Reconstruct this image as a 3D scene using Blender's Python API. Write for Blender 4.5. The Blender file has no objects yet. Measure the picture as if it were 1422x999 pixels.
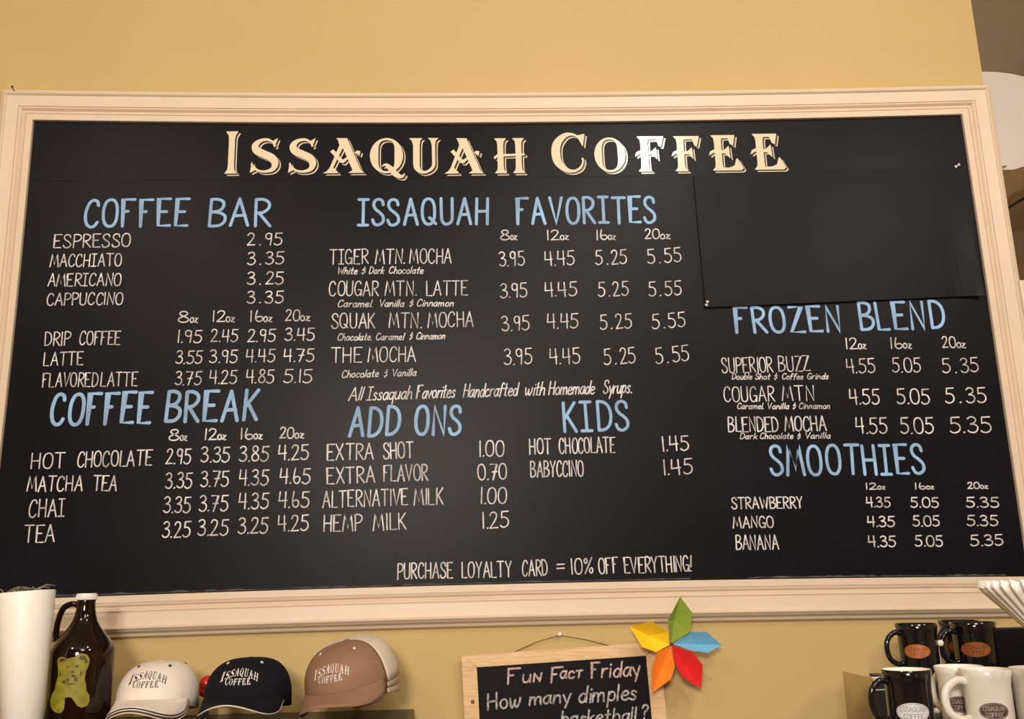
import bpy, math, random
from mathutils import Vector, Matrix
from mathutils.geometry import tessellate_polygon
random.seed(7)
C = bpy.context.scene.collection
SC = bpy.context.scene
PI = math.pi

# ------------------------------------------------------------------ camera
F_PX = 1325.0
CX, CY = 711.0, 499.5
EYE = Vector((-0.0763, -2.2199, 1.60))
YAW, PITCH, ROLL = 0.0358, 0.2370, -0.0233
BZ = 1.6029            # height of the inner lower edge of the menu board
BW, BH = 2.35, 1.16    # inner size of the menu board
_cy, _sy, _cp, _sp = math.cos(YAW), math.sin(YAW), math.cos(PITCH), math.sin(PITCH)
FWD = Vector((_sy*_cp, _cy*_cp, _sp))
_rt = Vector((_cy, -_sy, 0)); _up = _rt.cross(FWD)
RT = math.cos(ROLL)*_rt + math.sin(ROLL)*_up
UP = -math.sin(ROLL)*_rt + math.cos(ROLL)*_up
cam_d = bpy.data.cameras.new('camera'); cam = bpy.data.objects.new('camera', cam_d); C.objects.link(cam)
cam_d.sensor_fit = 'HORIZONTAL'; cam_d.sensor_width = 36.0
cam_d.lens = F_PX/1422.0*36.0
cam_d.clip_start = 0.05
m = Matrix((RT, UP, -FWD)).transposed().to_4x4(); m.translation = EYE
cam.matrix_world = m
SC.camera = cam

# ------------------------------------------------------------------ world, lights, exposure
SC.view_settings.view_transform = 'Standard'
SC.view_settings.look = 'None'
SC.view_settings.exposure = -0.12
SC.view_settings.gamma = 1.0
w = bpy.data.worlds.new('world'); SC.world = w; w.use_nodes = True
w.node_tree.nodes['Background'].inputs[0].default_value = (1.0, 0.86, 0.68, 1)
w.node_tree.nodes['Background'].inputs[1].default_value = 0.05

def lamp(name, loc, aim, size, power, color, shape='DISK', sy=None, spread=PI):
    d = bpy.data.lights.new(name, 'AREA'); d.shape = shape; d.size = size
    if sy: d.size_y = sy
    d.energy = power; d.color = color; d.spread = spread
    o = bpy.data.objects.new(name, d); C.objects.link(o); o.location = loc
    v = Vector(aim)-Vector(loc); o.rotation_euler = v.to_track_quat('-Z', 'Y').to_euler()
    return o
WARM = (1.0, 0.89, 0.78)
lamp('overhead_light', (-1.9, -2.9, 3.68), (-0.5, 0, 1.6), 0.3, 20, (1.0, 0.86, 0.70))
lamp('overhead_light', (0.74, -2.0, 3.63), (0.35, 0, 1.5), 0.12, 13, (1.0, 0.92, 0.82))
lamp('overhead_light', (0.45, -3.5, 3.6), (0, 0, 1.4), 0.8, 38, WARM, 'RECTANGLE', 0.8)  # soft fill added overhead for the board and wall, not a known fixture
lamp('overhead_light', (2.2, -3.0, 3.6), (1.0, 0, 1.4), 0.3, 26, WARM)
lamp('front_fill', (-0.6, -4.6, 2.5), (0, 0, 0.9), 0.7, 118, WARM, 'RECTANGLE', 0.5)  # unseen fill added behind the camera to lift the lower wall and objects
lamp('overhead_light', (1.9, 2.3, 3.6), (1.6, 1.5, 1.0), 0.4, 50, (1.0, 0.86, 0.72))  # unseen light added to brighten the far wall and the white housing

# ------------------------------------------------------------------ helpers
def ray(px, py):
    return (FWD + RT*((px-CX)/F_PX) - UP*((py-CY)/F_PX))
def at(px, py, y=0.0):
    """the point at depth y on the line of sight of a photo pixel"""
    d = ray(px, py); return EYE + d*((y-EYE.y)/d.y)
def at_z(px, py, z):
    d = ray(px, py); return EYE + d*((z-EYE.z)/d.z)

def mat(name, col, rough=0.6, metal=0.0, noise=0.0, nscale=8.0, bump=0.0, bscale=60.0, spec=0.5, coat=0.0, col2=None, trans=0.0, detail=4.0):
    m = bpy.data.materials.new(name); m.use_nodes = True
    nt = m.node_tree; b = nt.nodes['Principled BSDF']
    b.inputs['Base Color'].default_value = (*col, 1)
    b.inputs['Roughness'].default_value = rough
    b.inputs['Metallic'].default_value = metal
    b.inputs['Specular IOR Level'].default_value = spec
    b.inputs['Coat Weight'].default_value = coat
    b.inputs['Transmission Weight'].default_value = trans
    tc = nt.nodes.new('ShaderNodeTexCoord')
    if noise or col2:
        n = nt.nodes.new('ShaderNodeTexNoise'); n.inputs['Scale'].default_value = nscale; n.inputs['Detail'].default_value = detail
        nt.links.new(tc.outputs['Object'], n.inputs['Vector'])
        r = nt.nodes.new('ShaderNodeValToRGB')
        r.color_ramp.elements[0].position = 0.34; r.color_ramp.elements[1].position = 0.68
        c2 = col2 or tuple(c*(1-noise) for c in col)
        r.color_ramp.elements[0].color = (*c2, 1); r.color_ramp.elements[1].color = (*col, 1)
        nt.links.new(n.outputs['Fac'], r.inputs['Fac']); nt.links.new(r.outputs['Color'], b.inputs['Base Color'])
    if bump:
        n = nt.nodes.new('ShaderNodeTexNoise'); n.inputs['Scale'].default_value = bscale; n.inputs['Detail'].default_value = 5
        nt.links.new(tc.outputs['Object'], n.inputs['Vector'])
        bp = nt.nodes.new('ShaderNodeBump'); bp.inputs['Strength'].default_value = bump; bp.inputs['Distance'].default_value = 0.002
        nt.links.new(n.outputs['Fac'], bp.inputs['Height']); nt.links.new(bp.outputs['Normal'], b.inputs['Normal'])
    return m

def wood_mat():
    m = mat('pale_wood', (0.74, 0.52, 0.28), 0.5)
    nt = m.node_tree; b = nt.nodes['Principled BSDF']
    tc = nt.nodes.new('ShaderNodeTexCoord'); mp = nt.nodes.new('ShaderNodeMapping'); mp.inputs['Scale'].default_value = (6, 6, 40)
    n = nt.nodes.new('ShaderNodeTexNoise'); n.inputs['Scale'].default_value = 2.0; n.inputs['Detail'].default_value = 6; n.inputs['Distortion'].default_value = 1.5
    r = nt.nodes.new('ShaderNodeValToRGB'); r.color_ramp.elements[0].position = .3; r.color_ramp.elements[1].position = .7
    r.color_ramp.elements[0].color = (0.66, 0.42, 0.2, 1); r.color_ramp.elements[1].color = (0.82, 0.6, 0.34, 1)
    nt.links.new(tc.outputs['Object'], mp.inputs['Vector']); nt.links.new(mp.outputs['Vector'], n.inputs['Vector'])
    nt.links.new(n.outputs['Fac'], r.inputs['Fac']); nt.links.new(r.outputs['Color'], b.inputs['Base Color'])
    return m

M = dict(
    wall=mat('mustard_wall_paint', (0.58, 0.425, 0.18), 0.75, noise=0.05, nscale=3, bump=0.25, bscale=140),
    far=mat('brown_far_wall_paint', (0.40, 0.26, 0.15), 0.8, noise=0.1, nscale=3),
    ceil=mat('ceiling_paint', (0.55, 0.48, 0.38), 0.9),
    floor=mat('floor_tile', (0.25, 0.17, 0.11), 0.4, noise=0.3, nscale=4),
    trim=mat('cream_trim_paint', (0.74, 0.605, 0.46), 0.42, noise=0.04, nscale=10, bump=0.05),
    board=mat('black_chalkboard_paint', (0.0045, 0.0045, 0.0072), 0.38, col2=(0.0070, 0.0068, 0.0108), nscale=5, bump=0.04, bscale=300, spec=0.13),
    sheet=mat('black_card_sheet', (0.0052, 0.0052, 0.0080), 0.40, noise=0.2, nscale=9, bump=0.04, bscale=200, spec=0.13),
    title=mat('cream_vinyl', (0.80, 0.68, 0.49), 0.14, spec=0.6),
    blackvinyl=mat('black_vinyl', (0.008, 0.008, 0.009), 0.3),
    chalk=mat('white_chalk_marker', (0.84, 0.81, 0.83), 0.9, col2=(0.42, 0.40, 0.41), nscale=45, detail=8),
    blue=mat('blue_chalk_marker', (0.34, 0.57, 0.90), 0.9, col2=(0.24, 0.37, 0.55), nscale=14, detail=8),
    softchalk=mat('soft_white_chalk', (0.62, 0.60, 0.60), 0.95, col2=(0.20, 0.19, 0.2), nscale=120, detail=8),
    pinkchalk=mat('soft_pink_chalk', (0.72, 0.56, 0.52), 0.95, col2=(0.28, 0.2, 0.19), nscale=120, detail=8),
    dust=mat('chalk_dust', (0.10, 0.10, 0.11), 0.95, col2=(0.02, 0.02, 0.022), nscale=30, detail=8),
    pin=mat('clear_white_plastic', (0.85, 0.85, 0.85), 0.2),
    steel=mat('bright_steel', (0.7, 0.7, 0.7), 0.25, 1.0),
    dark=mat('dark_iron', (0.03, 0.025, 0.02), 0.45, 0.6),
    wire=mat('brown_wire', (0.16, 0.10, 0.05), 0.5, 0.5),
    wood=wood_mat(),
    knot=mat('wood_knot', (0.22, 0.11, 0.05), 0.6),
    slate=mat('black_slate', (0.006, 0.005, 0.008), 0.5, noise=0.3, nscale=30, spec=.15),
    shelf=mat('black_shelf_laminate', (0.028, 0.025, 0.025), 0.38, bump=0.03),
    amber=mat('dark_amber_glass', (0.010, 0.003, 0.0015), 0.08, spec=0.35, coat=0.15),
    lid=mat('white_lid_plastic', (0.80, 0.78, 0.78), 0.35),
    print=mat('olive_yellow_print', (0.30, 0.27, 0.015), 0.5, col2=(0.20, 0.17, 0.012), nscale=70),
    printd=mat('dark_olive_print', (0.055, 0.032, 0.010), 0.5, col2=(0.11, 0.085, 0.012), nscale=90),
    vase=mat('white_ceramic', (0.93, 0.90, 0.84), 0.45, bump=0.04, bscale=30),
    grass=mat('dry_grass', (0.30, 0.29, 0.2), 0.8, col2=(0.12, 0.11, 0.07), nscale=60),
    capw=mat('off_white_twill', (0.86, 0.77, 0.68), 0.9, noise=0.06, nscale=30, bump=0.3, bscale=600),
    capb=mat('black_twill', (0.009, 0.009, 0.014), 0.9, spec=.15, bump=0.3, bscale=600),
    capn=mat('brown_twill', (0.30, 0.165, 0.10), 0.85, noise=0.1, nscale=30, bump=0.3, bscale=600),
    capc=mat('cream_twill', (0.72, 0.62, 0.50), 0.9, noise=0.06, nscale=30, bump=0.3, bscale=600),
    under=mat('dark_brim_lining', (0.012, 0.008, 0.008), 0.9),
    thrd_d=mat('dark_thread', (0.05, 0.04, 0.04), 0.7),
    thrd_w=mat('white_thread', (0.75, 0.70, 0.66), 0.7),
    red=mat('red_gloss', (0.55, 0.012, 0.015), 0.2, coat=0.5),
    mugb=mat('black_glaze', (0.006, 0.006, 0.009), 0.12, coat=0.3),
    mugw=mat('white_glaze', (0.93, 0.89, 0.80), 0.22, coat=0.3),
    lab_o=mat('copper_label', (0.48, 0.15, 0.035), 0.55),
    lab_od=mat('dark_copper_ink', (0.20, 0.05, 0.015), 0.55),
    lab_w=mat('silver_white_label', (0.72, 0.72, 0.74), 0.5),
    lab_g=mat('grey_label_ink', (0.30, 0.30, 0.32), 0.5),
    lab_b=mat('dark_brown_label', (0.09, 0.045, 0.04), 0.5),
    lab_c=mat('pale_label_ink', (0.45, 0.36, 0.32), 0.5),
    paper=mat('white_filter_paper', (0.93, 0.90, 0.84), 0.9),
    box=mat('black_card_box', (0.007, 0.006, 0.006), 0.6, spec=.12),
    white_unit=mat('white_painted_metal', (0.86, 0.80, 0.77), 0.6, noise=0.04, nscale=4),
    p_green=mat('green_paper', (0.24, 0.34, 0.035), 0.85, bump=0.1, bscale=200),
    p_blue=mat('blue_paper', (0.16, 0.45, 0.70), 0.85, bump=0.1, bscale=200),
    p_red=mat('red_paper', (0.74, 0.015, 0.02), 0.85, bump=0.1, bscale=200),
    p_orange=mat('orange_paper', (0.92, 0.24, 0.015), 0.85, bump=0.1, bscale=200),
    p_yellow=mat('yellow_paper', (0.90, 0.60, 0.01), 0.85, bump=0.1, bscale=200),
    purple=mat('purple_bead', (0.08, 0.02, 0.2), 0.3),
)
def acrylic():
    m = bpy.data.materials.new('smoked_acrylic'); m.use_nodes = True; nt = m.node_tree; nt.nodes.clear()
    o = nt.nodes.new('ShaderNodeOutputMaterial'); t = nt.nodes.new('ShaderNodeBsdfTransparent'); t.inputs[0].default_value = (0.80, 0.76, 0.70, 1)
    g = nt.nodes.new('ShaderNodeBsdfGlossy'); g.inputs[1].default_value = 0.15
    x = nt.nodes.new('ShaderNodeMixShader'); x.inputs[0].default_value = 0.05
    nt.links.new(t.outputs[0], x.inputs[1]); nt.links.new(g.outputs[0], x.inputs[2]); nt.links.new(x.outputs[0], o.inputs[0])
    return m
M['acrylic'] = acrylic()

class G:
    """collects geometry for ONE mesh object"""
    def __init__(s): s.v = []; s.f = []; s.smooth = []
    def add(s, vs, fs, sm=False):
        n = len(s.v); s.v += [tuple(p) for p in vs]
        for f in fs: s.f.append([i+n for i in f]); s.smooth.append(sm)
        return s
    def box(s, a, b):
        (x0, y0, z0), (x1, y1, z1) = a, b
        vs = [(x0,y0,z0),(x1,y0,z0),(x1,y1,z0),(x0,y1,z0),(x0,y0,z1),(x1,y0,z1),(x1,y1,z1),(x0,y1,z1)]
        return s.add(vs, [(3,2,1,0),(4,5,6,7),(0,1,5,4),(1,2,6,5),(2,3,7,6),(3,0,4,7)])
    def prism(s, poly, d):
        """poly: 3d points (counter-clockwise seen from the front); d: extrusion vector"""
        n = len(poly); poly = [Vector(p) for p in poly]; d = Vector(d)
        tr = tessellate_polygon([poly])
        vs = poly+[p+d for p in poly]
        fs = [tuple(t) for t in tr]+[tuple(i+n for i in reversed(t)) for t in tr]
        fs += [(i, (i+1) % n, (i+1) % n+n, i+n) for i in range(n)]
        return s.add(vs, fs)
    def lathe(s, prof, n=48, axis=(0,0,0), a0=0.0, flute=None):
        k = len(prof); vs = []
        for i in range(n):
            a = a0+2*PI*i/n
            for r, z in prof:
                vs.append((axis[0]+r*math.cos(a), axis[1]+r*math.sin(a), axis[2]+z))
        fs = []
        for i in range(n):
            j = (i+1) % n
            for q in range(k-1): fs.append((i*k+q, j*k+q, j*k+q+1, i*k+q+1))
        return s.add(vs, fs, True)
    def tube(s, pts, r, n=10, cap=True, closed=False):
        pts = [Vector(p) for p in pts]; N = len(pts); vs = []
        rs = r if isinstance(r, (list, tuple)) else [r]*N
        prev = None
        for i, p in enumerate(pts):
            if closed: t = pts[(i+1) % N]-pts[i-1]
            else: t = pts[min(i+1, N-1)]-pts[max(i-1, 0)]
            t.normalize()
            if prev is None:
                u = t.orthogonal().normalized()
            else:
                u = (prev-t*prev.dot(t)).normalized()
            prev = u; b = t.cross(u)
            for q in range(n):
                a = 2*PI*q/n; vs.append(p+(u*math.cos(a)+b*math.sin(a))*rs[i])
        fs = []
        for i in range(N if closed else N-1):
            j = (i+1) % N
            for q in range(n): fs.append((i*n+q, i*n+(q+1) % n, j*n+(q+1) % n, j*n+q))
        if cap and not closed: fs += [tuple(range(n))[::-1], tuple(range((N-1)*n, N*n))]
        return s.add(vs, fs, True)
    def ball(s, c, r, n=16, k=10, sc=(1,1,1)):
        vs = []; fs = []
        for i in range(k+1):
            ph = PI*i/k
            for j in range(n):
                th = 2*PI*j/n
                vs.append((c[0]+r*sc[0]*math.sin(ph)*math.cos(th), c[1]+r*sc[1]*math.sin(ph)*math.sin(th), c[2]+r*sc[2]*math.cos(ph)))
        for i in range(k):
            for j in range(n): fs.append((i*n+j, (i+1)*n+j, (i+1)*n+(j+1) % n, i*n+(j+1) % n))
        return s.add(vs, fs, True)
    def grid(s, P, nu, nv, sm=True, wrap=False):
        vs = [P(i/nu, j/nv) for i in range(nu+1) for j in range(nv+1)]
        fs = [(i*(nv+1)+j, (i+1)*(nv+1)+j, (i+1)*(nv+1)+j+1, i*(nv+1)+j+1) for i in range(nu) for j in range(nv)]
        return s.add(vs, fs, sm)
    def build(s, name, m, parent=None, bevel=0.0, solid=0.0, label=None):
        me = bpy.data.meshes.new(name); me.from_pydata(s.v, [], s.f); me.update()
        for p, sm in zip(me.polygons, s.smooth): p.use_smooth = sm
        me.materials.append(m)
        o = bpy.data.objects.new(name, me); C.objects.link(o)
        if parent is not None:
            o.parent = parent
        if solid:
            k = o.modifiers.new('solid', 'SOLIDIFY'); k.thickness = solid; k.offset = 0
        if bevel:
            k = o.modifiers.new('bevel', 'BEVEL'); k.width = bevel; k.segments = 2; k.limit_method = 'ANGLE'
        if label: o['label'] = label
        return o
def empty(name, loc, label, cat, group=None, rot=(0,0,0)):
    o = bpy.data.objects.new(name, None); C.objects.link(o); o.location = loc; o.rotation_euler = rot
    o.empty_display_size = 0.05
    o['label'] = label; o['category'] = cat
    if group: o['group'] = group
    return o
def tag(o, label, cat, group=None):
    o['label'] = label; o['category'] = cat
    if group: o['group'] = group
    return o
def struct(o): o['kind'] = 'structure'; return o
def local(g, loc, rot=(0,0,0)):
    """moves world-space geometry into the space of a root placed at loc"""
    L = Vector(loc)
    from mathutils import Euler
    Mi = Euler(rot).to_matrix().inverted()
    g.v = [tuple(Mi @ (Vector(p)-L)) for p in g.v]
    return g

# ------------------------------------------------------------------ the room shell
CEIL = 3.75
xw = at(1366, 130, 0).x + 0.004       # where the upper wall ends
zc = at(1415, 438, 0).z               # top of the lower, wider wall
zc2 = at(1415, 392, 0).z
g = G()
g.prism([(-3.6,0,0),(2.6,0,0),(2.6,0,zc),(xw,0,zc),(xw,0,CEIL),(-3.6,0,CEIL)], (0,0.14,0))
struct(g.build('wall_back', M['wall']))
struct(G().box((xw+0.002,-0.02,zc),(2.6,0.16,zc2)).build('trim_1', M['trim'], bevel=0.004))
struct(G().box((-3.6,-5.6,-0.1),(3.6,3.4,0)).build('floor', M['floor']))
struct(G().box((-3.6,-5.6,CEIL),(3.6,3.4,CEIL+0.1)).build('ceiling', M['ceil']))
struct(G().box((-3.7,-5.6,0),(-3.6,3.4,CEIL)).build('wall_left', M['wall']))
struct(G().box((3.6,-5.6,0),(3.7,3.4,CEIL)).build('wall_right', M['wall']))
struct(G().box((-3.7,-5.7,0),(3.7,-5.6,CEIL)).build('wall_front', M['wall']))
struct(G().box((-3.7,3.4,0),(3.7,3.5,CEIL)).build('wall_far', M['far']))

# ------------------------------------------------------------------ the framed menu board
ZT = BZ+BH
broot_loc = (0, 0, BZ)
menu = empty('menu_chalkboard', broot_loc, 'huge black menu chalkboard in a cream moulded frame on the mustard wall', 'chalkboard')
PROF = [(0.0,0.012),(0.0,0.021),(0.001,0.022),(0.0150,0.022),(0.0158,0.019),(0.0172,0.019),(0.018,0.0215),(0.0215,0.0205),(0.0245,0.016),(0.027,0.0155),
        (0.030,0.021),(0.0325,0.0235),(0.0345,0.0235),(0.0353,0.0205),(0.037,0.0205),(0.0378,0.0235),(0.0660,0.025),(0.0675,0.028),(0.070,0.0305),(0.0725,0.0295),
        (0.0735,0.0245),(0.0755,0.0235),(0.078,0.022),(0.0805,0.0175),(0.083,0.0125),(0.0865,0.0115),(0.089,0.010),(0.0915,0.006),(0.0915,0.0)]
BOWT, BOWB, BOWL, BOWR = 0.0150, 0.0100, 0.0050, 0.0
def bow(s, b): return b*4*s*(1-s)
def rail(side):
    def P(s, q):
        u, d = PROF[min(int(round(q*(len(PROF)-1))), len(PROF)-1)]
        x0, x1, z0, z1 = -BW/2-u, BW/2+u, BZ-u, ZT+u
        if side == 't': return (x0+(x1-x0)*s, -d, z1-bow(s, BOWT))
        if side == 'b': return (x1+(x0-x1)*s, -d, z0+bow(s, BOWB))
        if side == 'l': return (x0+bow(s, BOWL), -d, z0+(z1-z0)*s)
        return (x1-bow(s, BOWR), -d, z1+(z0-z1)*s)
    g = G()
    # repeated profile points give crisp edges
    g.grid(P, 28, len(PROF)-1, sm=False)
    # flat back so that the rail is a closed bar
    n = len(PROF); g.add([g.v[i] for k in range(29) for i in (k*n, k*n+n-1)], [(2*k, 2*k+1, 2*k+3, 2*k+2) for k in range(28)])
    return local(g, broot_loc)
for s in 'tblr': rail(s).build('frame_rail', M['trim'], menu)
# the dark panels: a narrow strip behind the shop name and the large panel below it
zs = at(640, 247, -0.012).z
def panel(z0, z1, d0, d1):
    g = G(); n = 30; vs = []
    for k in range(n+1):
        s = k/n; x = -BW/2-0.004+(BW+0.008)*s
        a = z0 if z0 > BZ+0.1 else BZ-0.003+bow(s, BOWB)
        b = z1 if z1 < ZT-0.05 else ZT+0.003-bow(s, BOWT)
        vs += [(x,-d1,a),(x,-d1,b),(x,-d0,a),(x,-d0,b)]
    fs = []
    for k in range(n):
        i = 4*k; j = i+4
        fs += [(i,j,j+1,i+1),(i+2,i+3,j+3,j+2),(i+1,j+1,j+3,i+3),(i,i+2,j+2,j)]
    fs += [(0,1,3,2),(4*n,4*n+2,4*n+3,4*n+1)]
    return local(g.add(vs, fs), broot_loc)
BY = 0.012     # depth of the writing surface
panel(BZ, zs-0.0001, 0.002, BY).build('board_panel', M['board'], menu)
panel(zs+0.0001, ZT, 0.002, BY+0.0005).build('board_panel', M['board'], menu)

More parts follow.
